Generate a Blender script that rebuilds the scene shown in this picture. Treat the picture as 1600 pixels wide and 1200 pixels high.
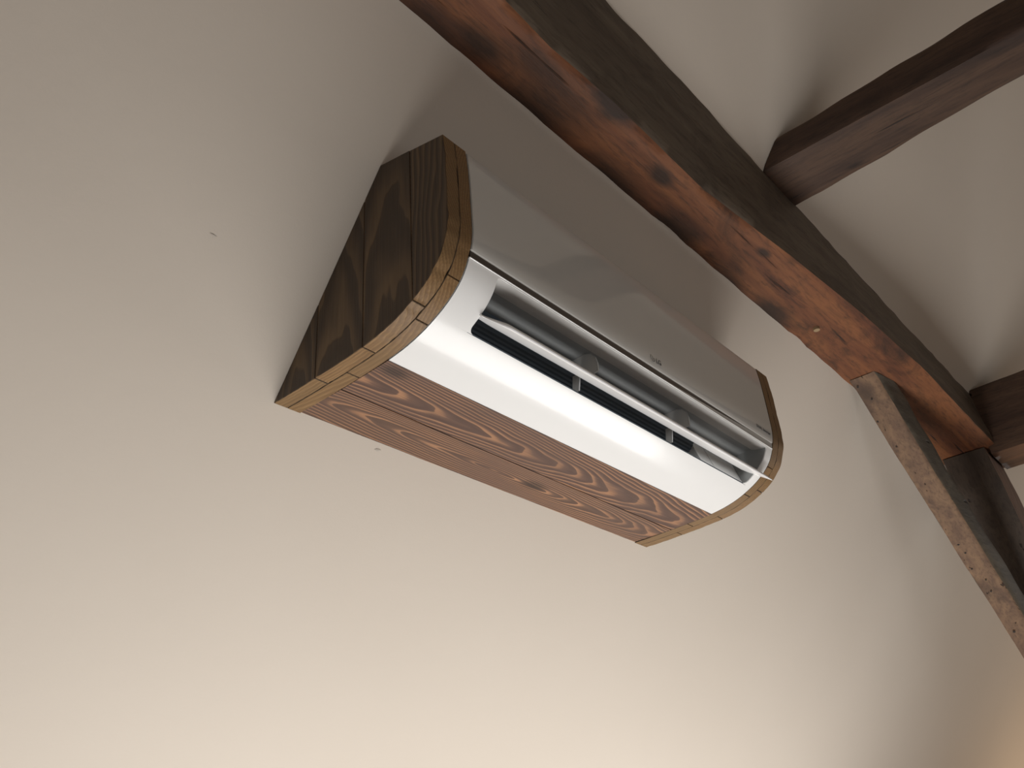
import bpy, bmesh, math, random
from mathutils import Vector, Matrix, noise

sc = bpy.context.scene
for o in list(bpy.data.objects):
    bpy.data.objects.remove(o)
COL = sc.collection

# ---------------------------------------------------------------- camera
R = ((0.6504, -0.7563, -0.0704), (0.3365, 0.3700, -0.8660), (0.6810, 0.5395, 0.4951))
CAM = Vector((-0.6309, -0.9158, -0.6073))
cd = bpy.data.cameras.new('camera')
cd.sensor_width = 36.0
cd.lens = 1400.2 / 1600 * 36.0
cd.clip_start = 0.01
cam = bpy.data.objects.new('camera', cd)
COL.objects.link(cam)
rx, ry, rz = Vector(R[0]), -Vector(R[1]), -Vector(R[2])
rx.normalize(); rz = (rz - rx * rz.dot(rx)).normalized(); ry = rz.cross(rx)
m = Matrix((rx, ry, rz)).transposed().to_4x4()
m.translation = CAM
cam.matrix_world = m
sc.camera = cam

# ---------------------------------------------------------------- world, lights, exposure
w = bpy.data.worlds.new('world'); sc.world = w; w.use_nodes = True
w.node_tree.nodes['Background'].inputs[0].default_value = (0.75, 0.85, 1.0, 1)
w.node_tree.nodes['Background'].inputs[1].default_value = 0.3
sc.view_settings.view_transform = 'Standard'
sc.view_settings.look = 'None'
sc.view_settings.gamma = 1.0
sc.view_settings.use_curve_mapping = False
sc.view_settings.exposure = 0.0


def area(name, loc, target, sx, sy, power, col):
    l = bpy.data.lights.new(name, 'AREA'); l.shape = 'RECTANGLE'
    l.size = sx; l.size_y = sy; l.energy = power; l.color = col
    o = bpy.data.objects.new(name, l); COL.objects.link(o)
    o.location = loc
    o.rotation_euler = (Vector(target) - Vector(loc)).to_track_quat('-Z', 'Y').to_euler()
    return o


area('daylight_low', (0.92, -0.12, -1.30), (0.92, -0.14, 0.0), 2.9, 0.55, 28, (1.0, 0.985, 0.96))
area('fill_front', (-0.7, -3.3, -1.3), (0.6, 0, -0.2), 2.6, 1.0, 12, (0.93, 0.97, 1.0))  # added fill lamp, unseen, lifts the left side of the wall

area('fill_right', (5.3, -2.0, -0.3), (1.8, -0.6, 0.5), 1.4, 1.4, 15, (1.0, 0.97, 0.92))  # added fill from the right for the upper plaster, no window modelled
pl = bpy.data.lights.new('warm_lamp', 'POINT'); pl.energy = 9; pl.color = (1.0, 0.72, 0.45); pl.shadow_soft_size = 0.12
plo = bpy.data.objects.new('warm_lamp', pl); COL.objects.link(plo); plo.location = (4.3, -0.35, -0.85)

# ---------------------------------------------------------------- shared numbers
T = 0.0444            # thickness of a wooden side panel
W = 0.84              # width of the air conditioner
LEAN = 0.63223
KW = math.tan(LEAN)   # sloping wall: y = -KW * z


def wy(z): return -KW * z


# ---------------------------------------------------------------- material helpers
def new_mat(name):
    mt = bpy.data.materials.new(name); mt.use_nodes = True
    nt = mt.node_tree
    b = nt.nodes['Principled BSDF']
    return mt, nt, b


def N(nt, kind, **kw):
    n = nt.nodes.new(kind)
    for k, v in kw.items(): setattr(n, k, v)
    return n


def L(nt, a, b): nt.links.new(a, b)


def mth(nt, op, a, b=None, clamp=False):
    n = N(nt, 'ShaderNodeMath', operation=op, use_clamp=clamp)
    for i, v in enumerate((a, b)):
        if v is None: continue
        if isinstance(v, (int, float)): n.inputs[i].default_value = v
        else: L(nt, v, n.inputs[i])
    return n.outputs[0]


def comb(nt, x, y, z):
    n = N(nt, 'ShaderNodeCombineXYZ')
    for i, v in enumerate((x, y, z)):
        if isinstance(v, (int, float)): n.inputs[i].default_value = v
        else: L(nt, v, n.inputs[i])
    return n.outputs[0]


def noi(nt, vec, scale=1.0, detail=3.0, rough=0.5, dist=0.0):
    n = N(nt, 'ShaderNodeTexNoise')
    n.inputs['Scale'].default_value = scale; n.inputs['Detail'].default_value = detail
    n.inputs['Roughness'].default_value = rough; n.inputs['Distortion'].default_value = dist
    L(nt, vec, n.inputs['Vector'])
    return n.outputs['Fac']


def ramp(nt, fac, stops, interp='LINEAR'):
    n = N(nt, 'ShaderNodeValToRGB'); cr = n.color_ramp; cr.interpolation = interp
    while len(cr.elements) < len(stops): cr.elements.new(0.5)
    for e, (p, c) in zip(cr.elements, stops):
        e.position = p; e.color = (c[0], c[1], c[2], 1) if not isinstance(c, (int, float)) else (c, c, c, 1)
    L(nt, fac, n.inputs[0])
    return n.outputs[0]


def mix(nt, fac, a, b, mode='MIX'):
    n = N(nt, 'ShaderNodeMix', data_type='RGBA', blend_type=mode)
    if isinstance(fac, (int, float)): n.inputs[0].default_value = fac
    else: L(nt, fac, n.inputs[0])
    for s, v in ((6, a), (7, b)):
        if isinstance(v, tuple): n.inputs[s].default_value = (v[0], v[1], v[2], 1)
        else: L(nt, v, n.inputs[s])
    return n.outputs[2]


def wood(name, axis, dark, mid, light, seed=0.0, freq=90.0, pith=(0.0, 0.0), tilt=0.05, warp=0.02,
         rough=0.55, fibre=0.35, stain=0.35, bump=0.25, contrast=(0.15, 0.55, 0.95), knots=(), wl=1.6, stainc=(0.05, 0.035, 0.025)):
    """stained softwood: growth rings cut by the board, along the given axis"""
    mt, nt, b = new_mat(name)
    tc = N(nt, 'ShaderNodeTexCoord')
    sp = N(nt, 'ShaderNodeSeparateXYZ'); L(nt, tc.outputs['Object'], sp.inputs[0])
    ax = {'X': (0, 1, 2), 'Y': (1, 0, 2), 'Z': (2, 1, 0)}[axis]
    l, p, q = (sp.outputs[i] for i in ax)
    ls = mth(nt, 'ADD', l, seed)
    n1 = noi(nt, comb(nt, mth(nt, 'MULTIPLY', ls, wl), mth(nt, 'MULTIPLY', p, 9), mth(nt, 'MULTIPLY', q, 9)), 1.0, 2.0)
    n2 = noi(nt, comb(nt, mth(nt, 'MULTIPLY', ls, wl * 4), mth(nt, 'MULTIPLY', p, 22), mth(nt, 'ADD', mth(nt, 'MULTIPLY', q, 22), 7.3)), 1.0, 2.0)
    pa = mth(nt, 'ADD', mth(nt, 'SUBTRACT', p, pith[0]), mth(nt, 'MULTIPLY', mth(nt, 'SUBTRACT', n1, 0.5), warp))
    qa = mth(nt, 'ADD', mth(nt, 'SUBTRACT', q, pith[1]), mth(nt, 'MULTIPLY', ls, tilt))
    qa = mth(nt, 'ADD', qa, mth(nt, 'MULTIPLY', mth(nt, 'SUBTRACT', n2, 0.5), warp * 0.6))
    r = mth(nt, 'SQRT', mth(nt, 'ADD', mth(nt, 'MULTIPLY', pa, pa), mth(nt, 'MULTIPLY', qa, qa)))
    s = mth(nt, 'FRACT', mth(nt, 'MULTIPLY', r, freq))
    # soft rise, faster fall, the way late wood ends
    tri = ramp(nt, s, [(0.0, 0.0), (0.72, 1.0), (0.92, 0.85), (1.0, 0.0)], 'EASE')
    fib = noi(nt, comb(nt, mth(nt, 'MULTIPLY', ls, 9), mth(nt, 'MULTIPLY', p, 420), mth(nt, 'MULTIPLY', q, 420)), 1.0, 3.0, 0.6)
    f2 = mth(nt, 'ADD', mth(nt, 'MULTIPLY', tri, 1 - fibre), mth(nt, 'MULTIPLY', fib, fibre))
    col = ramp(nt, f2, [(contrast[0], light), (contrast[1], mid), (contrast[2], dark)])
    st = noi(nt, comb(nt, mth(nt, 'MULTIPLY', ls, 3.5), mth(nt, 'MULTIPLY', p, 14), mth(nt, 'MULTIPLY', q, 14)), 1.0, 4.0, 0.6)
    stm = ramp(nt, st, [(0.42, 0.0), (0.62, 1.0)])
    col = mix(nt, mth(nt, 'MULTIPLY', stm, stain), col, stainc)
    for (kx, ky, kz, kr, ks) in knots:
        vs = N(nt, 'ShaderNodeVectorMath', operation='SUBTRACT'); L(nt, tc.outputs['Object'], vs.inputs[0])
        vs.inputs[1].default_value = (kx, ky, kz)
        vm = N(nt, 'ShaderNodeVectorMath', operation='MULTIPLY'); L(nt, vs.outputs[0], vm.inputs[0])
        sc3 = [1.0, 1.0, 1.0]; sc3[ax[0]] = 0.5; vm.inputs[1].default_value = sc3
        ln = N(nt, 'ShaderNodeVectorMath', operation='LENGTH'); L(nt, vm.outputs[0], ln.inputs[0])
        dd = mth(nt, 'ADD', mth(nt, 'DIVIDE', ln.outputs['Value'], kr), mth(nt, 'MULTIPLY', mth(nt, 'SUBTRACT', fib, 0.5), 0.9))
        kf = ramp(nt, dd, [(0.35, 1.0), (1.0, 0.0)])
        col = mix(nt, mth(nt, 'MULTIPLY', kf, ks), col, (0.018, 0.012, 0.010))
    L(nt, col, b.inputs['Base Color'])
    b.inputs['Roughness'].default_value = rough
    b.inputs['Specular IOR Level'].default_value = 0.35
    bp = N(nt, 'ShaderNodeBump'); bp.inputs['Strength'].default_value = bump; bp.inputs['Distance'].default_value = 0.0015
    L(nt, mth(nt, 'ADD', mth(nt, 'MULTIPLY', tri, -0.5), fib), bp.inputs['Height'])
    L(nt, bp.outputs[0], b.inputs['Normal'])
    return mt


def old_timber(name, axis, base, alt, darkc, seed=0.0, patch=0.5, knots=(), rough=0.6, streak=26.0, worm=0.0, bump=0.5):
    """hewn, stained old beam: long streaks, blotches, checks"""
    mt, nt, b = new_mat(name)
    tc = N(nt, 'ShaderNodeTexCoord')
    sp = N(nt, 'ShaderNodeSeparateXYZ'); L(nt, tc.outputs['Object'], sp.inputs[0])
    ax = {'X': (0, 1, 2), 'Y': (1, 0, 2), 'Z': (2, 1, 0)}[axis]
    l, p, q = (sp.outputs[i] for i in ax)
    ls = mth(nt, 'ADD', l, seed)
    v1 = comb(nt, mth(nt, 'MULTIPLY', ls, 2.2), mth(nt, 'MULTIPLY', p, streak), mth(nt, 'MULTIPLY', q, streak))
    v2 = comb(nt, mth(nt, 'MULTIPLY', ls, 22), mth(nt, 'MULTIPLY', p, 150), mth(nt, 'MULTIPLY', q, 150))
    v3 = comb(nt, mth(nt, 'MULTIPLY', ls, 4.5), mth(nt, 'MULTIPLY', p, 11), mth(nt, 'MULTIPLY', q, 11))
    s1 = noi(nt, v1, 1.0, 4.0, 0.6, 0.6)
    s2 = noi(nt, v2, 1.0, 3.0, 0.6)
    s3 = noi(nt, v3, 1.0, 5.0, 0.65, 0.8)
    col = mix(nt, ramp(nt, s1, [(0.36, 0.0), (0.62, 1.0)]), base, alt)
    col = mix(nt, mth(nt, 'MULTIPLY', ramp(nt, s3, [(0.50, 0.0), (0.68, 1.0)]), patch), col, darkc)
    col = mix(nt, mth(nt, 'MULTIPLY', ramp(nt, s2, [(0.50, 0.0), (0.72, 1.0)]), 0.55), col, darkc)
    chk = noi(nt, comb(nt, mth(nt, 'MULTIPLY', ls, 3.0), mth(nt, 'MULTIPLY', p, 60), mth(nt, 'ADD', mth(nt, 'MULTIPLY', q, 60), 3.0)), 1.0, 2.0)
    ck = ramp(nt, chk, [(0.27, 1.0), (0.31, 0.0)])
    col = mix(nt, mth(nt, 'MULTIPLY', ck, 0.8), col, (0.012, 0.009, 0.008))
    for (kx, ky, kz, kr, ks) in knots:
        vs = N(nt, 'ShaderNodeVectorMath', operation='SUBTRACT'); L(nt, tc.outputs['Object'], vs.inputs[0])
        vs.inputs[1].default_value = (kx, ky, kz)
        vm = N(nt, 'ShaderNodeVectorMath', operation='MULTIPLY'); L(nt, vs.outputs[0], vm.inputs[0])
        sc3 = [1.0, 1.0, 1.0]; sc3[ax[0]] = 0.45; vm.inputs[1].default_value = sc3
        ln = N(nt, 'ShaderNodeVectorMath', operation='LENGTH'); L(nt, vm.outputs[0], ln.inputs[0])
        dd = mth(nt, 'ADD', mth(nt, 'DIVIDE', ln.outputs['Value'], kr), mth(nt, 'MULTIPLY', mth(nt, 'SUBTRACT', s3, 0.5), 1.6))
        kf = ramp(nt, dd, [(0.3, 1.0), (1.0, 0.0)])
        col = mix(nt, mth(nt, 'MULTIPLY', kf, ks), col, darkc)
    L(nt, col, b.inputs['Base Color'])
    b.inputs['Roughness'].default_value = rough
    b.inputs['Specular IOR Level'].default_value = 0.3
    h = mth(nt, 'ADD', mth(nt, 'MULTIPLY', s2, 0.5), mth(nt, 'ADD', s1, mth(nt, 'MULTIPLY', ck, -2.0)))
    bp = N(nt, 'ShaderNodeBump'); bp.inputs['Strength'].default_value = bump; bp.inputs['Distance'].default_value = 0.003
    L(nt, h, bp.inputs['Height']); L(nt, bp.outputs[0], b.inputs['Normal'])
    return mt


def plain(name, col, rough=0.5, spec=0.5, coat=0.0, metal=0.0):
    mt, nt, b = new_mat(name)
    tc = N(nt, 'ShaderNodeTexCoord')
    n = noi(nt, tc.outputs['Object'], 30.0, 2.0)
    c = mix(nt, ramp(nt, n, [(0.3, 0.0), (0.7, 1.0)]), tuple(v * 0.995 for v in col), tuple(min(1, v * 1.003) for v in col))
    L(nt, c, b.inputs['Base Color'])
    b.inputs['Roughness'].default_value = rough; b.inputs['Specular IOR Level'].default_value = spec
    b.inputs['Coat Weight'].default_value = coat; b.inputs['Coat Roughness'].default_value = 0.03
    b.inputs['Metallic'].default_value = metal
    return mt


def plaster_mat(name, c1, c2, bump=0.12):
    mt, nt, b = new_mat(name)
    tc = N(nt, 'ShaderNodeTexCoord'); v = tc.outputs['Object']
    n1 = noi(nt, v, 1.6, 3.0, 0.5)
    n2 = noi(nt, v, 260.0, 2.0, 0.6)
    n3 = noi(nt, v, 28.0, 4.0, 0.55)
    c = mix(nt, ramp(nt, n1, [(0.3, 0.0), (0.7, 1.0)]), c1, c2)
    L(nt, c, b.inputs['Base Color'])
    b.inputs['Roughness'].default_value = 0.9; b.inputs['Specular IOR Level'].default_value = 0.15
    bp = N(nt, 'ShaderNodeBump'); bp.inputs['Strength'].default_value = bump; bp.inputs['Distance'].default_value = 0.002
    L(nt, mth(nt, 'ADD', mth(nt, 'MULTIPLY', n2, 0.5), mth(nt, 'MULTIPLY', n3, 1.6)), bp.inputs['Height'])
    L(nt, bp.outputs[0], b.inputs['Normal'])
    return mt


M = {}
M['plaster'] = plaster_mat('plaster', (0.64, 0.572, 0.495), (0.665, 0.597, 0.52))
M['floor'] = wood('floor_boards', 'X', (0.20, 0.12, 0.07), (0.32, 0.21, 0.13), (0.42, 0.29, 0.19), freq=30)
M['white'] = plain('white_gloss_plastic', (0.86, 0.86, 0.85), 0.17, 0.45, 0.1)
M['panel'] = plain('panel_gloss_plastic', (0.62, 0.61, 0.58), 0.12, 0.5, 0.4)
M['vane'] = plain('vane_plastic', (0.86, 0.86, 0.86), 0.25)
M['duct'] = plain('grey_duct_plastic', (0.33, 0.34, 0.34), 0.4)
M['liner'] = plain('pale_duct_plastic', (0.66, 0.65, 0.63), 0.4)
M['cover'] = plain('pale_grey_cover_plastic', (0.80, 0.80, 0.79), 0.4)
M['fan'] = plain('blue_black_fan_plastic', (0.085, 0.105, 0.125), 0.7, 0.2)
M['gap'] = plain('dark_gap_shade', (0.09, 0.075, 0.065), 0.25)  # shade of the gaps put into the colour
M['fin'] = plain('clear_grey_plastic', (0.50, 0.51, 0.51), 0.25)
M['print'] = plain('grey_print', (0.10, 0.10, 0.10), 0.4)
M['printlight'] = plain('pale_grey_print', (0.42, 0.42, 0.44), 0.4)
M['nail'] = plain('dark_nail_hole', (0.02, 0.015, 0.012), 0.8)
M['mark'] = plain('dull_scuff', (0.50, 0.45, 0.39), 0.9)
M['peg'] = plain('pale_peg_wood', (0.34, 0.24, 0.13), 0.7)


# ---------------------------------------------------------------- object helpers
def link(name, me, mats, parent=None):
    o = bpy.data.objects.new(name, me); COL.objects.link(o)
    for mt in (mats if isinstance(mats, (list, tuple)) else [mats]): me.materials.append(mt)
    if parent is not None:
        o.parent = parent
        o.matrix_parent_inverse = parent.matrix_basis.inverted()
    return o


def from_bm(name, bm, mats, parent=None, smooth=35):
    bmesh.ops.remove_doubles(bm, verts=bm.verts, dist=1e-6)
    bmesh.ops.recalc_face_normals(bm, faces=bm.faces)
    me = bpy.data.meshes.new(name); bm.to_mesh(me); bm.free()
    if smooth:
        me.polygons.foreach_set('use_smooth', [True] * len(me.polygons))
        me.set_sharp_from_angle(angle=math.radians(smooth))
    return link(name, me, mats, parent)


def tag(o, label, cat, group=None):
    o['label'] = label; o['category'] = cat
    if group: o['group'] = group
    return o


def empty(name, loc):
    o = bpy.data.objects.new(name, None); COL.objects.link(o); o.location = loc
    o.empty_display_size = 0.1
    return o


def struct(o):
    o['kind'] = 'structure'; return o


def quad_obj(name, pts, mat, thick=0.0):
    bm = bmesh.new(); vs = [bm.verts.new(p) for p in pts]; f = bm.faces.new(vs)
    if thick:
        f.normal_update()
        r = bmesh.ops.extrude_face_region(bm, geom=[f]); n = f.normal * -thick
        for e in r['geom']:
            if isinstance(e, bmesh.types.BMVert): e.co += n
    return from_bm(name, bm, mat, None, 0)


# ---------------------------------------------------------------- the room
FL = -1.9
RIDGE_Y, XL, XR = -1.80, -3.0, 5.6
RZ = -RIDGE_Y / KW


def crease_x(z):   # the line of the plaster joint on the slope above the purlin
    return 1.94 - (z - 0.80) * 1.03


def slope_wall():
    bm = bmesh.new()
    xs = [XL] + [XL + (XR - XL) * i / 172 for i in range(1, 172)] + [XR]
    zs = [FL - 0.02 + (RZ + 0.1 - FL) * i / 90 for i in range(91)]
    g = []
    for z in zs:
        row = []
        for x in xs:
            y = wy(z)
            k = min(1, max(0, (z - 0.60) / 0.08))
            d = x - crease_x(z)
            off = 0.0
            if k > 0 and d > 0: off = k * min(d, 0.9) * -0.07
            # gentle hand-plastered unevenness
            u = (noise.noise(Vector((x * 1.3, z * 1.3, 3.1)))) * 0.004
            o = off + u * min(1.0, abs(z - 0.2) * 2)
            row.append(bm.verts.new((x, y + o * math.cos(LEAN), z + o * math.sin(LEAN))))
        g.append(row)
    for j in range(len(zs) - 1):
        for i in range(len(xs) - 1):
            bm.faces.new((g[j][i], g[j][i + 1], g[j + 1][i + 1], g[j + 1][i]))
    o = from_bm('wall_back', bm, M['plaster'], None, 0)
    o.data.polygons.foreach_set('use_smooth', [True] * len(o.data.polygons))
    return o


struct(slope_wall())
yf, yo = wy(FL), 2 * RIDGE_Y - wy(FL)
struct(quad_obj('ceiling', [(XL, RIDGE_Y, RZ), (XR, RIDGE_Y, RZ), (XR, yo, FL), (XL, yo, FL)], M['plaster']))
struct(quad_obj('floor', [(XL, yf, FL), (XR, yf, FL), (XR, yo, FL), (XL, yo, FL)], M['floor']))
struct(quad_obj('wall_left', [(XL, yf, FL), (XL, RIDGE_Y, RZ), (XL, yo, FL)], M['plaster']))
struct(quad_obj('wall_right', [(XR, yf, FL), (XR, RIDGE_Y, RZ), (XR, yo, FL)], M['plaster']))


# ---------------------------------------------------------------- old timbers
def timber(name, stations, mats, parent=None, step=0.02, m=7, amp=0.004, wane=0.005, seed=0.0, side_mat=(0, 0, 0, 0), extra=None):
    """loft through quads (back-bottom, front-bottom, front-top, back-top), with uneven hewn faces"""
    st = [[Vector(p) for p in s] for s in stations]
    rings = []
    for a, b2 in zip(st, st[1:]):
        ln = ((b2[0] - a[0]).length + (b2[1] - a[1]).length) / 2
        n = max(1, int(ln / step))
        for i in range(n): rings.append([a[k].lerp(b2[k], i / n) for k in range(4)])
    rings.append(st[-1])
    axis = (sum(st[-1], Vector()) / 4 - sum(st[0], Vector()) / 4).normalized()
    bm = bmesh.new(); G = []; sides = []
    for ring in rings:
        c = sum(ring, Vector()) / 4
        row = []; sides = []
        for k in range(4):
            p0, p1 = ring[k], ring[(k + 1) % 4]
            for i in range(m):
                p = p0.lerp(p1, i / m)
                d = min(i, m - i) / m * (p1 - p0).length
                out = (p - c); out = (out - axis * out.dot(axis)).normalized()
                pull = wane * max(0.0, 1 - d / 0.012) * (0.6 + 1.2 * abs(noise.noise(p * 9 + Vector((seed, k, 0)))))
                q = Vector((p.x, p.y, p.z)) * 1.0
                al = axis * q.dot(axis)
                sv = (q - al) * 14 + al * 3.0 + Vector((seed * 3.1, seed, 0))
                dis = noise.noise(sv) * amp + noise.noise(sv * 3.1) * amp * 0.35
                row.append(bm.verts.new(p + out * (dis - pull))); sides.append(k)
        G.append(row)
    nr = 4 * m
    for a, b2 in zip(G, G[1:]):
        for i in range(nr):
            f = bm.faces.new((a[i], a[(i + 1) % nr], b2[(i + 1) % nr], b2[i])); f.material_index = side_mat[sides[i]]
    bm.faces.new(G[0]); bm.faces.new(list(reversed(G[-1])))
    if extra: extra(bm)
    return from_bm(name, bm, mats, parent, 50)


def disc(bm, c, n, r, mi, k=7, el=1.0):
    n = Vector(n).normalized(); u = n.orthogonal().normalized(); v = n.cross(u)
    c = Vector(c) + n * 0.0012
    vs = [bm.verts.new(c + u * math.cos(2 * math.pi * i / k) * r + v * math.sin(2 * math.pi * i / k) * r * el) for i in range(k)]
    bm.faces.new(vs).material_index = mi


ZB, ZT = 0.457, 0.652
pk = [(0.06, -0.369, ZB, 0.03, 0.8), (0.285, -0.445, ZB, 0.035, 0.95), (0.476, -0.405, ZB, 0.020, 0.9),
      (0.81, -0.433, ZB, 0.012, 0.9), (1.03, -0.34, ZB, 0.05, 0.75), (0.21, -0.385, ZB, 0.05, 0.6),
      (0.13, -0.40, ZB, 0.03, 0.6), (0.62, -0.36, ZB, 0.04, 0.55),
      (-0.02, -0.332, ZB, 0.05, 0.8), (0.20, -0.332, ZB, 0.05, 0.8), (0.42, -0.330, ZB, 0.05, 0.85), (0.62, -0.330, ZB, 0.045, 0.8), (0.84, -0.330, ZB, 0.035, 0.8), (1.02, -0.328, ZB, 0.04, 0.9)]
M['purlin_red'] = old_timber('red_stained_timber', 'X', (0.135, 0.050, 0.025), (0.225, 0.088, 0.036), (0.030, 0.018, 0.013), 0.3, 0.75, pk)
M['purlin_dark'] = old_timber('dull_dark_timber', 'X', (0.085, 0.062, 0.045), (0.13, 0.10, 0.072), (0.035, 0.026, 0.02), 2.3, 0.6)  # greyer tone for every purlin face except the red underside
M['collar'] = old_timber('dark_brown_timber', 'Y', (0.060, 0.034, 0.024), (0.095, 0.055, 0.036), (0.022, 0.015, 0.013), 5.3, 0.5,
                         [(0.93, -0.62, 0.648, 0.012, 1.0)])
M['collar_red'] = old_timber('red_brown_timber', 'Y', (0.10, 0.05, 0.03), (0.16, 0.075, 0.04), (0.03, 0.02, 0.015), 1.7, 0.4)
M['brace'] = old_timber('pale_worn_timber', 'X', (0.150, 0.092, 0.062), (0.225, 0.140, 0.085), (0.072, 0.048, 0.036), 1.1, 0.6, [(1.50, -0.36, 0.43, 0.03, 0.8)], 0.75, 34.0)
M['brace_side'] = old_timber('grey_dark_timber', 'X', (0.085, 0.070, 0.052), (0.11, 0.09, 0.065), (0.04, 0.032, 0.026), 4.1, 0.5)
M['post'] = old_timber('brown_post_timber', 'Z', (0.050, 0.036, 0.027), (0.075, 0.054, 0.040), (0.028, 0.021, 0.017), 7.1, 0.5)
M['post_pink'] = old_timber('pinkish_post_timber', 'Z', (0.20, 0.125, 0.095), (0.25, 0.16, 0.12), (0.07, 0.045, 0.035), 8.1, 0.4)

# horizontal purlin along the slope
fb = [(-1.6, -0.444), (0.0, -0.441), (0.13, -0.436), (0.28, -0.443), (0.57, -0.441), (0.86, -0.468), (1.18, -0.490), (1.52, -0.503), (2.0, -0.500), (2.40, -0.498)]
st = []
for x, y in fb:
    st.append([(x, -0.331, ZB), (x, y, ZB), (x, -0.4775, ZT), (x, -0.385, ZT)])
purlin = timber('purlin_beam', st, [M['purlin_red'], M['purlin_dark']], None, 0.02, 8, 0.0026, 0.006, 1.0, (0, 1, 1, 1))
tag(purlin, 'long horizontal reddish-brown timber beam along the sloping wall above the air conditioner', 'beam')
bm = bmesh.new()
bmesh.ops.create_cone(bm, cap_ends=True, segments=14, radius1=0.0072, radius2=0.0066, depth=0.03,
                      matrix=Matrix.Translation((1.152, -0.390, ZB + 0.008)))
o = from_bm('peg', bm, M['peg'], purlin); o['label'] = 'pale round wooden peg end'
bm = bmesh.new()
bmesh.ops.create_uvsphere(bm, u_segments=8, v_segments=6, radius=0.004, matrix=Matrix.Translation((1.66, -0.395, ZB - 0.001)))
o = from_bm('nail_head', bm, M['plaster'], purlin)

# collar beams, horizontal, reaching from this slope to the opposite one
YO = 2 * RIDGE_Y + KW * 0.65


def collar(name, x0, x1, zb, y0, tops, mats, seed, label, sm=(0, 1, 1, 1)):
    s = []
    for y, zt, dx0, dx1 in tops:
        s.append([(x1 + dx1, y, zb), (x0 + dx0, y, zb), (x0 + dx0, y, zt), (x1 + dx1, y, zt)])
    # first end follows the slope
    f = s[0]
    s[0] = [(p[0], wy(p[2]) - 0.0008, p[2]) for p in f]
    o = timber(name, s, mats, None, 0.02, 7, 0.0012, 0.005, seed, sm)
    tag(o, label, 'beam', 'collar beams')
    return o


c1 = collar('collar_beam', 0.809, 0.965, 0.6450, 0,
            [(-0.48, 0.709, 0, 0), (-0.60, 0.712, 0, -0.005), (-0.78, 0.723, 0.002, -0.02), (-0.96, 0.735, 0.004, -0.033), (-1.3, 0.75, 0.004, -0.035), (YO, 0.78, 0.004, -0.03)],
            [M['collar'], M['collar']], 3.0, 'dark brown beam at the upper right, running from the purlin out of the top right corner')
c2 = collar('collar_beam', 2.185, 2.36, 0.432, 0,
            [(-0.5, 0.655, 0, 0), (-0.66, 0.657, 0, 0), (-1.2, 0.66, 0, 0), (YO, 0.66, 0, 0)],
            [M['collar_red'], M['collar']], 6.0, 'thick dark beam at the right edge, meeting the purlin above the brace')
# c2 stands in front of the purlin, its end cut square against it
for v in c2.data.vertices:
    if v.co.y > -0.478: v.co.y = -0.478 - 0.02 * random.Random(int(v.co.z * 1e4)).random() * 0.1

# post under the purlin
stp = []
for x, z, yfz, yb in ((2.165, 0.4525, -0.470, -0.345), (2.19, 0.354, -0.479, -0.35), (2.255, 0.22, -0.480, -0.36), (2.36, 0.0, -0.480, -0.40), (2.80, -0.9, -0.49, -0.43), (3.28, FL, -0.49, -0.43)):
    stp.append([(x, yb, z), (x, yfz, z), (x + 0.200, yfz, z), (x + 0.200, yb, z)])
post = timber('roof_post', stp, [M['post'], M['post_pink']], None, 0.025, 7, 0.003, 0.005, 9.0, (0, 1, 0, 0))
tag(post, 'dark upright timber post at the right edge, under the thick beam, behind the brace', 'post')

# knee brace from the purlin down to the post
BB = [(1.452, 0.4655), (1.48, 0.446), (1.60, 0.362), (1.74, 0.270), (1.955, 0.135), (2.172, 0.0), (2.37, -0.126), (2.55, -0.245)]
tp = [(1.56, 0.4555), (1.60, 0.440), (1.69, 0.378), (1.80, 0.292), (2.00, 0.165), (2.20, 0.045), (2.40, -0.075), (2.60, -0.19)]
stb = []
for i, ((x, z), (xt, zt)) in enumerate(zip(BB, tp)):
    z = min(z, 0.4545) if i == 0 else z
    stb.append([(x, -0.342 if i else -0.342, z), (x, -0.409, z), (xt, -0.428, min(zt, 0.4555)), (xt, -0.342, min(zt, 0.4555))])
holes = [(1.4790, -.3534, .4473), (1.5192, -.3672, .4214), (1.5769, -.3498, .3843), (1.6232, -.3526, .3546), (1.6828, -.3586, .3162), (1.7324, -.3773, .2843),
         (1.7699, -.3675, .2601), (1.8051, -.3658, .2375), (1.8613, -.3653, .2013), (1.9083, -.353, .1711), (1.9602, -.3589, .1377),
         (1.989, -.3632, .1192), (2.0396, -.3551, .0866), (2.0816, -.372, .0596), (2.1194, -.3673, .0353),
         (2.259, -.3627, -.0546), (1.8323, -.4040, .2200)]


def brace_holes(bm):
    rr = random.Random(4)
    for h in holes: disc(bm, (h[0] - 0.002, h[1], h[2] - 0.0035), (-0.54, 0, -0.84), 0.0024 + rr.random() * 0.0018, 2)


brace = timber('knee_brace', stb, [M['brace'], M['brace_side'], M['nail']], None, 0.015, 6, 0.0022, 0.004, 12.0, (0, 1, 1, 1), brace_holes)
tag(brace, 'pale worn diagonal timber brace with nail holes running down from the purlin', 'brace')

# ---------------------------------------------------------------- side panels and bottom boards round the unit
PROF = [(-.334, .2650), (-.3365, .225), (-.3372, .16), (-.3362, .12), (-.330, .094), (-.3155, .0655), (-.290, .042), (-.2554, .0235), (-.2204, .0120),
        (-.1800, .0055), (-.13, .0020), (-.087, .0005), (-.04, -.001), (0.0008, -.001)]


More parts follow.
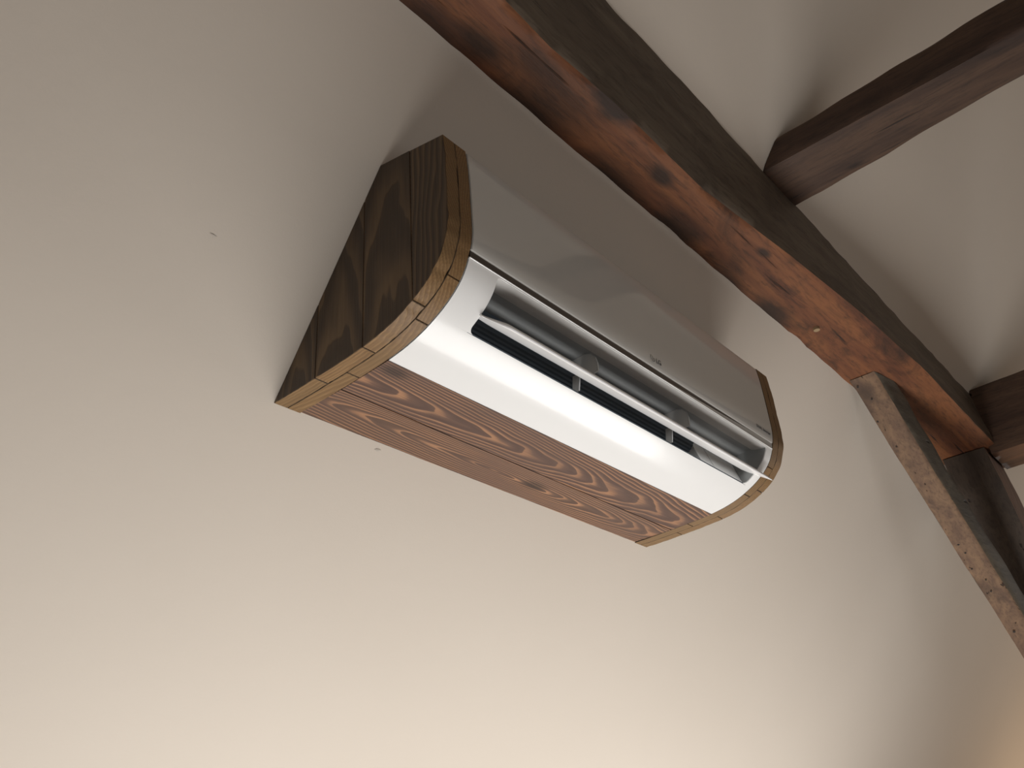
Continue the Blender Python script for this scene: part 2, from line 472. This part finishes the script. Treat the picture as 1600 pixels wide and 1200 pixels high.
def smooth_prof(P, n=8):
    out = []
    for i in range(len(P) - 1):
        p0 = P[max(0, i - 1)]; p1 = P[i]; p2 = P[i + 1]; p3 = P[min(len(P) - 1, i + 2)]
        for k in range(n):
            t = k / n
            q = []
            for c in (0, 1):
                q.append(0.5 * ((2 * p1[c]) + (-p0[c] + p2[c]) * t + (2 * p0[c] - 5 * p1[c] + 4 * p2[c] - p3[c]) * t * t + (-p0[c] + 3 * p1[c] - 3 * p2[c] + p3[c]) * t ** 3))
            out.append(tuple(q))
    out.append(P[-1])
    return out


SP = smooth_prof(PROF)


def prof_z(y):   # lowest z of the curved rim at depth y
    best = None
    for (y0, z0), (y1, z1) in zip(SP, SP[1:]):
        if min(y0, y1) <= y <= max(y0, y1) and abs(y1 - y0) > 1e-9:
            z = z0 + (z1 - z0) * (y - y0) / (y1 - y0)
            if best is None or z < best: best = z
    return best if best is not None else 0.0


def board_poly(ya, yb, tops, scal=0.0, seed=0):
    """outline of one vertical board between depths ya > yb (ya nearer the wall); tops = (z at ya, z at yb)"""
    pts = []
    rim = [p for p in SP if yb - 1e-9 <= p[0] <= ya + 1e-9]
    if yb > -0.33:
        pts.append((yb, tops[1])); 
        low = [(yb, prof_z(yb))] + [p for p in rim if p[1] < 0.1 and p[0] > yb + 5e-4 and p[0] < ya - 5e-4]
    else:
        low = [p for p in rim if p[0] < ya - 5e-4]
        low[0] = (low[0][0], tops[1])
    low.append((ya, prof_z(ya)))
    for i, (y, z) in enumerate(low):
        if scal and 0 < i < len(low) - 1:
            d = noise.noise(Vector((y * 60, z * 60, seed))) * scal
            y += d * 0.5; z += abs(d) * 0.6
        pts.append((y, z))
    # up at ya to the top, or to the sloping wall
    if wy(tops[0]) < ya:       # the wall is reached before the board top
        zw = -ya / KW
        pts.append((ya, max(zw, prof_z(ya) + 0.0005)))
        ztop = tops[0] + (tops[1] - tops[0]) * 0.0
        # top-back corner on the wall
        if wy(ztop) > yb: pts.append((wy(ztop) - 0.0004, ztop))
        else:
            zc = -yb / KW
            pts[0] = (yb, zc)
    else:
        pts.append((ya, tops[0]))
    return [(min(y, wy(z) - 0.0004) if z > 0.002 else y, z) for y, z in pts]


def extrude_poly(name, poly, x0, x1, mats, parent, side=0, rim=1, bev=0.0008):
    bm = bmesh.new()
    clean = []
    for p in poly:
        if not clean or (abs(p[0] - clean[-1][0]) + abs(p[1] - clean[-1][1])) > 2e-4: clean.append(p)
    a = [bm.verts.new((x0, y, z)) for y, z in clean]; b2 = [bm.verts.new((x1, y, z)) for y, z in clean]
    n = len(clean)
    f0 = bm.faces.new(a); f1 = bm.faces.new(list(reversed(b2))); f0.material_index = side; f1.material_index = side
    for i in range(n):
        f = bm.faces.new((a[i], b2[i], b2[(i + 1) % n], a[(i + 1) % n])); f.material_index = rim
    bmesh.ops.recalc_face_normals(bm, faces=bm.faces)
    es = [e for e in bm.edges if len(e.link_faces) == 2 and e.calc_face_angle(0) > 0.9]
    bmesh.ops.bevel(bm, geom=es, offset=bev, segments=1, affect='EDGES')
    return from_bm(name, bm, mats, parent, 30)


D_, MI_, LI_ = (0.045, 0.029, 0.018), (0.092, 0.060, 0.034), (0.175, 0.112, 0.057)
side_mats = []
for i, (py, fr, tl) in enumerate(((-0.05, 150, 0.045), (-0.13, 160, 0.05), (-0.235, 170, 0.04), (-0.40, 260, 0.02))):
    side_mats.append(wood('dark_stained_side_board', 'Z', D_, MI_, LI_, 1.7 * i + 0.4, fr, (py, -0.04 - 0.02 * i), tl, 0.018, 0.5, 0.45, 0.4, 0.4, (0.1, 0.5, 0.9),
                          ((0.0, -0.1426, 0.1961, 0.0035, 1), (0.0, -0.077, 0.1052, 0.0035, 1)) if i < 2 else ()))
rim_mats = [wood('amber_stained_board_edge', 'Y', (0.130, 0.068, 0.027), (0.215, 0.122, 0.050), (0.31, 0.188, 0.082), 0.9 + i * 0.77, 210, (0.3, 0.5), 0.12, 0.02,
                 0.5, 0.75, 0.35, 0.35, (0.2, 0.5, 0.85), stainc=(0.16, 0.105, 0.05)) for i in range(4)]
bottom_mats = [
    wood('grained_bottom_board', 'X', (0.088, 0.049, 0.034), (0.16, 0.086, 0.053), (0.40, 0.205, 0.105), 0.0, 210, (-0.045, 0.03), 0.075, 0.026, 0.5, 0.42, 0.45, 0.3,
         (0.20, 0.46, 0.85), ((0.50, -0.05, 0.0, 0.018, 0.6),), 1.5, (0.12, 0.072, 0.055)),
    wood('grained_bottom_board', 'X', (0.075, 0.040, 0.030), (0.145, 0.078, 0.052), (0.37, 0.190, 0.098), 0.35, 210, (-0.125, 0.01), 0.065, 0.026, 0.5, 0.42, 0.45, 0.3,
         (0.20, 0.46, 0.85), ((0.07, -0.165, 0.0, 0.016, 0.7),), 1.5, (0.11, 0.066, 0.05))]

surround = empty('wooden_surround', (W / 2 + T, -0.17, 0.0))
tag(surround, 'brown stained timber housing of curved side panels and bottom boards around the air conditioner', 'housing')

TOPZ = {0.0: 0.291, -0.087: 0.291, -0.181: 0.291, -0.272: 0.2795, -0.334: 0.265}
outer_b = [0.0008, -0.0872, -0.1807, -0.2718, -0.3372]
outer_top = [(0.291, 0.291), (0.291, 0.291), (0.291, 0.2795), (0.2785, 0.265)]
inner_b = [0.0008, -0.125, -0.254, -0.311, -0.3372]
inner_top = [(0.289, 0.289), (0.289, 0.283), (0.283, 0.271), (0.271, 0.265)]


def side_panel(xo, xi, scal):
    """xo outer face, xi inner face (towards the unit)"""
    s = 1 if xi > xo else -1
    xm = (xo + xi) / 2
    root = None
    for layer, (bs, tops, x0, x1) in enumerate(((inner_b, inner_top, xm + s * 0.0002, xi), (outer_b, outer_top, xo, xm - s * 0.0002))):
        for i in range(4):
            ya, yb = bs[i] - (0.0004 if i else 0), bs[i + 1] + 0.0004 * (i < 3)
            poly = board_poly(ya, yb, tops[i], scal if layer else scal * 0.3, i + 7 * layer + (50 if s < 0 else 0))
            nm = 'side_panel' if root is None else 'plank'
            o = extrude_poly(nm, poly, x0, x1, [side_mats[i], rim_mats[(i + 2 * layer) % 4]], surround if root is None else root)
            if root is None: root = o
    return root


lp = side_panel(0.0, T, 0.0035); lp['label'] = 'left curved side panel of upright planks, dark outer face'
rp = side_panel(2 * T + W, T + W, 0.002)

for (ya, yb, mt) in ((-0.0005, -0.0862, bottom_mats[0]), (-0.0882, -0.1800, bottom_mats[1])):
    bm = bmesh.new()
    x0, x1 = T + 0.0004, T + W - 0.0004
    n = 60
    zb = lambda y: 0.0006 + 0.004 * max(0, (-y - 0.10)) / 0.08
    for k in range(n):
        xa, xb = x0 + (x1 - x0) * k / n, x0 + (x1 - x0) * (k + 1) / n
        ja = noise.noise(Vector((xa * 12, ya * 50, 2))) * 0.0008; jb = noise.noise(Vector((xb * 12, ya * 50, 2))) * 0.0008
        P = lambda x, y, z, j: bm.verts.new((x, y + j, z))
        th = 0.016
        yw = lambda z, y: min(y, wy(z) - 0.0008)
        v = [P(xa, ya, zb(ya), ja), P(xb, ya, zb(ya), jb), P(xb, yb, zb(yb), 0), P(xa, yb, zb(yb), 0)]
        u = [P(xa, yw(th, ya), th, 0), P(xb, yw(th, ya), th, 0), P(xb, yb, th + zb(yb), 0), P(xa, yb, th + zb(yb), 0)]
        bm.faces.new(v); bm.faces.new(u)
        bm.faces.new((v[0], v[1], u[1], u[0])); bm.faces.new((v[2], v[3], u[3], u[2]))
        if k == 0: bm.faces.new((v[3], v[0], u[0], u[3]))
        if k == n - 1: bm.faces.new((v[1], v[2], u[2], u[1]))
    from_bm('bottom_board', bm, mt, surround, 30)

# ---------------------------------------------------------------- the air conditioner
ac = empty('air_conditioner', (W / 2 + T, -0.2, 0.02))
tag(ac, 'white wall-mounted air conditioner with open air flap, set in the wooden housing', 'air conditioner')
X0, X1 = T + 0.0012, T + W - 0.0012

# cowl (lower casing) with the outlet opening
LOW = [p for p in SP if p[1] <= 0.0905 and p[0] < -0.1795]
LOW = [(-0.3290, 0.0905)] + LOW
# arc-length parameter
acc = [0.0]
for a, b2 in zip(LOW, LOW[1:]): acc.append(acc[-1] + math.dist(a, b2))


def at_s(s):
    s = max(0, min(acc[-1], s))
    for i in range(len(acc) - 1):
        if s <= acc[i + 1] + 1e-12:
            t = (s - acc[i]) / max(1e-9, acc[i + 1] - acc[i])
            return (LOW[i][0] + (LOW[i + 1][0] - LOW[i][0]) * t, LOW[i][1] + (LOW[i + 1][1] - LOW[i][1]) * t)
    return LOW[-1]


def s_of_y(y):
    lo, hi = 0, acc[-1]
    for _ in range(50):
        md = (lo + hi) / 2
        if at_s(md)[0] < y: lo = md
        else: hi = md
    return lo


S_TOP, S_BOT = 0.0035, s_of_y(-0.2700)
OX0, OX1, RC, RT = 0.1010, 0.8610, 0.011, 0.004


def open_x(s):
    dx = 0.0
    if s > S_BOT - RC:
        k = (s - (S_BOT - RC)) / RC; dx = RC * (1 - math.sqrt(max(0, 1 - k * k)))
    if s < S_TOP + RT:
        k = ((S_TOP + RT) - s) / RT; dx = RT * (1 - math.sqrt(max(0, 1 - k * k)))
    return OX0 + dx, OX1 - dx


ss = set([0, S_TOP, S_BOT, acc[-1]])
for k in range(1, 9): ss.add(S_BOT - RC * (1 - math.sin(k / 8 * math.pi / 2)) if k < 8 else S_BOT)
for k in range(1, 4): ss.add(S_TOP + RT * (1 - math.sin(k / 4 * math.pi / 2)))
n = 46
for k in range(1, n): ss.add(acc[-1] * k / n)
ss = sorted(ss)
ss = [s for i, s in enumerate(ss) if i == 0 or s - ss[i - 1] > 2e-5 or s in (S_TOP, S_BOT)]
TH = 0.0025


def inward(s):
    a, b2 = at_s(s - 1e-3), at_s(s + 1e-3)
    ty, tz = b2[0] - a[0], b2[1] - a[1]; l_ = math.hypot(ty, tz)
    return (-tz / l_, ty / l_)  # points into the casing


bm = bmesh.new(); rows = []
for s in ss:
    y, z = at_s(s); ny, nz = inward(s)
    if ny < 0 and nz < 0: ny, nz = -ny, -nz
    xl, xr = open_x(min(max(s, S_TOP), S_BOT))
    xs = [X0, X0 + (xl - X0) * 0.5, xl, (xl + xr) / 2, xr, xr + (X1 - xr) * 0.5, X1]
    rows.append(([bm.verts.new((x, y, z)) for x in xs], [bm.verts.new((x, y + ny * TH, z + nz * TH)) for x in xs], s))
for (a, ai, s0), (b2, bi, s1) in zip(rows, rows[1:]):
    inside = s0 >= S_TOP - 1e-9 and s1 <= S_BOT + 1e-9
    for i in range(6):
        if inside and i in (2, 3): continue
        bm.faces.new((a[i], a[i + 1], b2[i + 1], b2[i]))
        bm.faces.new((ai[i + 1], ai[i], bi[i], bi[i + 1]))
    if inside:
        for i in (2, 4): bm.faces.new((a[i], b2[i], bi[i], ai[i]))
for (a, ai, s) in rows:
    if abs(s - S_TOP) < 1e-9 or abs(s - S_BOT) < 1e-9:
        for i in (2, 3): bm.faces.new((a[i], a[i + 1], ai[i + 1], ai[i]))
a, ai, _ = rows[0]
for i in range(6): bm.faces.new((a[i], ai[i], ai[i + 1], a[i + 1]))
cowl = from_bm('lower_cowl', bm, M['white'], ac, 30)
mod = cowl.modifiers.new('bevel', 'BEVEL'); mod.width = 0.0006; mod.segments = 2; mod.limit_method = 'ANGLE'; mod.angle_limit = math.radians(40)


def prism(name, poly, x0, x1, mats, parent, bev=0.0, smooth=30, segs=1, caps=True):
    bm = bmesh.new()
    a = [bm.verts.new((x0, y, z)) for y, z in poly]; b2 = [bm.verts.new((x1, y, z)) for y, z in poly]
    k = len(poly)
    if caps: bm.faces.new(a); bm.faces.new(list(reversed(b2)))
    for i in range(k): bm.faces.new((a[i], b2[i], b2[(i + 1) % k], a[(i + 1) % k]))
    if bev:
        bmesh.ops.recalc_face_normals(bm, faces=bm.faces)
        es = [e for e in bm.edges if len(e.link_faces) == 2 and e.calc_face_angle(0) > 0.6]
        bmesh.ops.bevel(bm, geom=es, offset=bev, segments=segs, affect='EDGES')
    return from_bm(name, bm, mats, parent, smooth)


def shell(name, path, x0, x1, th, mats, parent, smooth=40):
    """open sheet along a YZ path, given thickness on its inner side"""
    bm = bmesh.new()
    off = []
    for i, p in enumerate(path):
        q0 = path[max(0, i - 1)]; q1 = path[min(len(path) - 1, i + 1)]
        ty, tz = q1[0] - q0[0], q1[1] - q0[1]; l_ = math.hypot(ty, tz)
        off.append((p[0] + tz / l_ * th, p[1] - ty / l_ * th))
    poly = path + list(reversed(off))
    a = [bm.verts.new((x0, y, z)) for y, z in poly]; b2 = [bm.verts.new((x1, y, z)) for y, z in poly]
    k = len(poly)
    for i in range(k): bm.faces.new((a[i], b2[i], b2[(i + 1) % k], a[(i + 1) % k]))
    h = len(path)
    for i in range(h - 1):
        for q in (a, b2): bm.faces.new((q[i], q[i + 1], q[k - 2 - i], q[k - 1 - i]))
    return from_bm(name, bm, mats, parent, smooth)


# dark body behind everything (back box with rounded top, seen only through gaps)
body = [(-0.3200, 0.2625), (-0.3200, 0.1050), (-0.3150, 0.0935), (-0.3030, 0.0945), (-0.262, 0.128), (-0.200, 0.150), (-0.1885, 0.12), (-0.1885, 0.024), (-0.1600, 0.024), (-0.1600, 0.215), (-0.19, 0.2595)]
body = [(min(y, wy(z) - 0.003), z) for y, z in body]
prism('back_body', body, X0, X1, M['gap'], ac)
# front panel, glossy, its lower lip turned inwards
pp = [(-.3335, .2640)] + [p for p in SP if .1010 < p[1] < .262]
pp = pp + [(-.3320, .1008), (-.3308, .1000), (-.3240, .1005), (-.3215, .1010), (-.3210, .262)]
fp = prism('front_panel', pp, X0 + 0.0006, X1 - 0.0006, M['panel'], ac, 0.0009, 30, 2)
fp['label'] = 'smooth glossy upper front panel'
# near-flush dark strip painting in the shade of the recess between panel and cowl
prism('gap_shade_strip', [(-.3282, .0900), (-.3300, .1006), (-.3195, .1006), (-.3170, .0890)], X0 + 0.001, X1 - 0.001, M['gap'], ac)
# bright rim of the cowl under the gap
prism('cowl_rim', [(-.3296, .0898), (-.3292, .0909), (-.3225, .0900), (-.3225, .0890), (-.3262, .0885)], X0, X1, M['white'], ac, 0.0004)

# added pale wedge imitating light reflected in the right end of the gap
bm = bmesh.new()
q = []
for x, zt in ((0.50, 0.0912), (0.66, 0.0950), (0.80, 0.0992), (X1 - 0.001, 0.0996)):
    yt = -0.3290 - (zt - 0.0905) * 0.17
    q.append([bm.verts.new(p) for p in ((x, -0.3290, 0.0905), (x, yt, zt), (x, -0.3240, zt), (x, -0.3240, 0.0905))])
for a, b2 in zip(q, q[1:]):
    for i in range(4): bm.faces.new((a[i], a[(i + 1) % 4], b2[(i + 1) % 4], b2[i]))
bm.faces.new(q[0]); bm.faces.new(list(reversed(q[-1])))
from_bm('gap_light_wedge', bm, M['panel'], ac, 30)

# outlet duct
shell('upper_duct', [(-.3262, .0874), (-.316, .0885), (-.305, .0905), (-.2970, .0930)], OX0 - 0.001, OX1 + 0.001, -0.002, M['liner'], ac)
shell('air_guide', [(-.2970, .0930), (-.285, .0935), (-.272, .0930), (-.260, .0915), (-.254, .0940), (-.252, .135)], OX0 - 0.001, OX1 + 0.001, -0.002, M['duct'], ac)
shell('lower_duct', [(-.2700, .0320), (-.250, .0330), (-.225, .0400), (-.2, .055), (-.192, .085), (-.192, .146)], OX0 - 0.001, OX1 + 0.001, 0.002, M['fan'], ac)
endp = [(-.3262, .0880), (-.3030, .0935), (-.275, .1125), (-.235, .141), (-.192, .146), (-.192, .085), (-.2, .055), (-.250, .0325), (-.2700, .0322), (-.2890, .0430), (-.3140, .0660)]
prism('duct_end', endp, OX0 - 0.0035, OX0 - 0.0005, M['duct'], ac)
prism('duct_end', endp, OX1 + 0.0005, OX1 + 0.0035, M['duct'], ac)
# motor housing at the right end of the outlet
prism('motor_cover', [(-.2670, .0335), (-.2620, .0440), (-.2500, .0800), (-.2480, .1300), (-.2300, .1380), (-.2000, .1400), (-.2000, .0600), (-.2300, .0400)], 0.712, 0.757, M['cover'], ac, 0.001)
prism('motor_cover', [(-.2670, .0335), (-.2630, .0440), (-.2520, .0800), (-.2500, .1290), (-.2300, .1380), (-.2000, .1400), (-.2000, .0600), (-.2300, .0400)], 0.7585, OX1, M['cover'], ac, 0.001)
# cross-flow fan
bm = bmesh.new(); cy, cz, rr = -0.228, 0.088, 0.034
nb = 34; ring = []
for i in range(nb * 2):
    a_ = math.pi * i / nb; r_ = rr if i % 2 else rr - 0.0015
    ring.append((cy + math.cos(a_) * r_, cz + math.sin(a_) * r_))
va = [bm.verts.new((OX0 + 0.004, y, z)) for y, z in ring]; vb = [bm.verts.new((0.708, y, z)) for y, z in ring]
for i in range(len(ring)): bm.faces.new((va[i], vb[i], vb[(i + 1) % len(ring)], va[(i + 1) % len(ring)]))
bm.faces.new(va); bm.faces.new(list(reversed(vb)))
from_bm('fan_roller', bm, M['fan'], ac, 20)

# vertical guide fins, each with a thin pale front edge
for xf in (0.345, 0.607):
    fpoly = [(-.2860, .0925), (-.2970, .0885), (-.3035, .0800), (-.3062, .0690), (-.3055, .0550), (-.2900, .0520), (-.2850, .0660), (-.2760, .0740), (-.2680, .0700), (-.2620, .0915)]
    f = prism('guide_fin', fpoly, xf, xf + 0.0016, M['liner'], ac, 0.0)
    shell('fin_edge', fpoly[:5], xf - 0.0006, xf + 0.0022, 0.0008, M['fin'], f)
    g = prism('guide_fin', [(-.2725, .0650), (-.2672, .0370), (-.2560, .0360), (-.2600, .0650)], xf, xf + 0.0016, M['liner'], ac, 0.0)
    shell('fin_edge', [(-.2727, .0650), (-.2674, .0372)], xf - 0.0006, xf + 0.0022, 0.0010, M['fin'], g)
    shell('fin_edge', [(-.2602, .0650), (-.2562, .0362)], xf - 0.0004, xf + 0.0018, 0.0006, M['fin'], g)

# air flap (swung open), rounded blade, ends tapering to pivots
VO, VI = Vector((-.3185, .0300)), Vector((-.2765, .0570))
vd = (VI - VO).normalized(); vn = Vector((-vd.y, vd.x))
bm = bmesh.new(); secs = []
xsv = [0.0985, 0.1030, 0.1100, 0.1190, 0.1270, 0.1330, 0.1400] + [0.16 + (0.84 - 0.16) * k / 20 for k in range(21)] + [0.862, 0.878]
for x in xsv:
    k = min(1, max(0, (x - 0.1000) / 0.036)); k = k * k * (3 - 2 * k)
    k2 = min(1, max(0, (0.8780 - x) / 0.035)); 
    o0 = VO + (VI - VO) * (0.45 * (1 - k)) + Vector((0.0, 0.0))
    i0 = VI + (VO - VI) * (0.15 * (1 - k2))
    h = 0.0036 * (0.35 + 0.65 * k) * (0.45 + 0.55 * k2)
    pts = []
    for j in range(16):
        a_ = 2 * math.pi * j / 16
        c_, s_ = math.cos(a_), math.sin(a_)
        c_ = math.copysign(abs(c_) ** 0.35, c_); s_ = math.copysign(abs(s_) ** 0.8, s_)
        ctr = (o0 + i0) / 2; half = (i0 - o0).length / 2
        p = ctr + vd * c_ * half + vn * s_ * h
        # outer lip curls down a little
        lip = max(0, -c_) ** 3 * 0.0035
        p -= vn * lip * 0.6
        pts.append(bm.verts.new((x, p.x, p.y)))
    secs.append(pts)
for a, b2 in zip(secs, secs[1:]):
    for j in range(16): bm.faces.new((a[j], a[(j + 1) % 16], b2[(j + 1) % 16], b2[j]))
bm.faces.new(secs[0]); bm.faces.new(list(reversed(secs[-1])))
fl = from_bm('air_flap', bm, M['vane'], ac, 50); fl['label'] = 'long white swing flap, open'


# ---------------------------------------------------------------- writing and marks on the unit
def text_mesh(body_, size):
    cu = bpy.data.curves.new('lettering', 'FONT'); cu.body = body_; cu.size = size; cu.extrude = 0.0002; cu.offset = size * 0.012
    to = bpy.data.objects.new('lettering', cu); COL.objects.link(to)
    bpy.context.view_layer.update()
    me = bpy.data.meshes.new_from_object(to.evaluated_get(bpy.context.evaluated_depsgraph_get()))
    bpy.data.objects.remove(to); bpy.data.curves.remove(cu)
    return me


def place_text(me, x, z, y):
    for v in me.vertices:
        v.co = Vector((x + v.co.x, y - 0.0004 - v.co.z, z + v.co.y))


def surf_y(z):
    for (y0, z0), (y1, z1) in zip(SP, SP[1:]):
        if min(z0, z1) <= z <= max(z0, z1): return y0 + (y1 - y0) * (z - z0) / (z1 - z0 + 1e-12)
    return -0.337


me = text_mesh('LG', 0.0125); place_text(me, 0.4730, 0.1085, surf_y(0.113)); o = link('lettering', me, M['print'], ac)
me = text_mesh('DUAL Inverter', 0.0092); place_text(me, 0.8160, 0.1120, surf_y(0.115)); o = link('lettering', me, M['print'], ac)
# round face emblem left of the letters
bm = bmesh.new(); cx, cz2, yy = 0.4630, 0.1135, surf_y(0.113) - 0.0007


def strip(pts, wd):
    for p, q in zip(pts, pts[1:]):
        d = (Vector(q) - Vector(p)); nrm = Vector((-d.y, d.x)).normalized() * wd / 2
        vs = [bm.verts.new((c.x, yy, c.y)) for c in (Vector(p) + nrm, Vector(q) + nrm, Vector(q) - nrm, Vector(p) - nrm)]
        bm.faces.new(vs)


arc = [(cx + math.cos(math.radians(a_)) * 0.0062, cz2 + math.sin(math.radians(a_)) * 0.0062) for a_ in range(75, 361, 15)]
strip(arc, 0.0011); strip([(cx, cz2 + 0.0030), (cx, cz2 - 0.0028), (cx + 0.0024, cz2 - 0.0028)], 0.0010); strip([(cx + 0.0060, cz2), (cx + 0.0020, cz2)], 0.0010)
strip([(cx - 0.0030, cz2 + 0.0026), (cx - 0.0018, cz2 + 0.0026)], 0.0012)
for f in bm.faces: pass
o = from_bm('emblem', bm, M['print'], ac, 0)

# ---------------------------------------------------------------- two small scuffs on the plaster
def scuff(x, z, r, el, ang, label):
    bm = bmesh.new(); rnd = random.Random(int(x * 1000))
    nrm = Vector((0, -math.cos(LEAN), -math.sin(LEAN))); u = Vector((1, 0, 0)); v = Vector((0, -math.sin(LEAN), math.cos(LEAN)))
    off = noise.noise(Vector((x * 1.3, z * 1.3, 3.1))) * 0.004 * min(1.0, abs(z - 0.2) * 2)
    c = Vector((x, wy(z), z)) + Vector((0, math.cos(LEAN), math.sin(LEAN))) * off + nrm * 0.0004
    cen = bm.verts.new(c + nrm * 0.0004)
    vs = []
    for i in range(14):
        a_ = 2 * math.pi * i / 14; rr_ = r * (0.6 + 0.6 * rnd.random())
        du = math.cos(a_) * rr_; dv = math.sin(a_) * rr_ * el
        vs.append(bm.verts.new(c + u * (du * math.cos(ang) - dv * math.sin(ang)) + v * (du * math.sin(ang) + dv * math.cos(ang))))
    for i in range(14): bm.faces.new((cen, vs[i], vs[(i + 1) % 14]))
    o = from_bm('wall_scuff', bm, M['mark'], None, 0)
    tag(o, label, 'mark')


scuff(-0.1741, 0.1345, 0.0050, 0.28, 0.0, 'tiny grey scuff on the bare plaster left of the wooden housing')
scuff(0.1935, -0.0082, 0.0060, 0.30, 0.1, 'tiny grey scuff on the plaster just below the bottom boards')
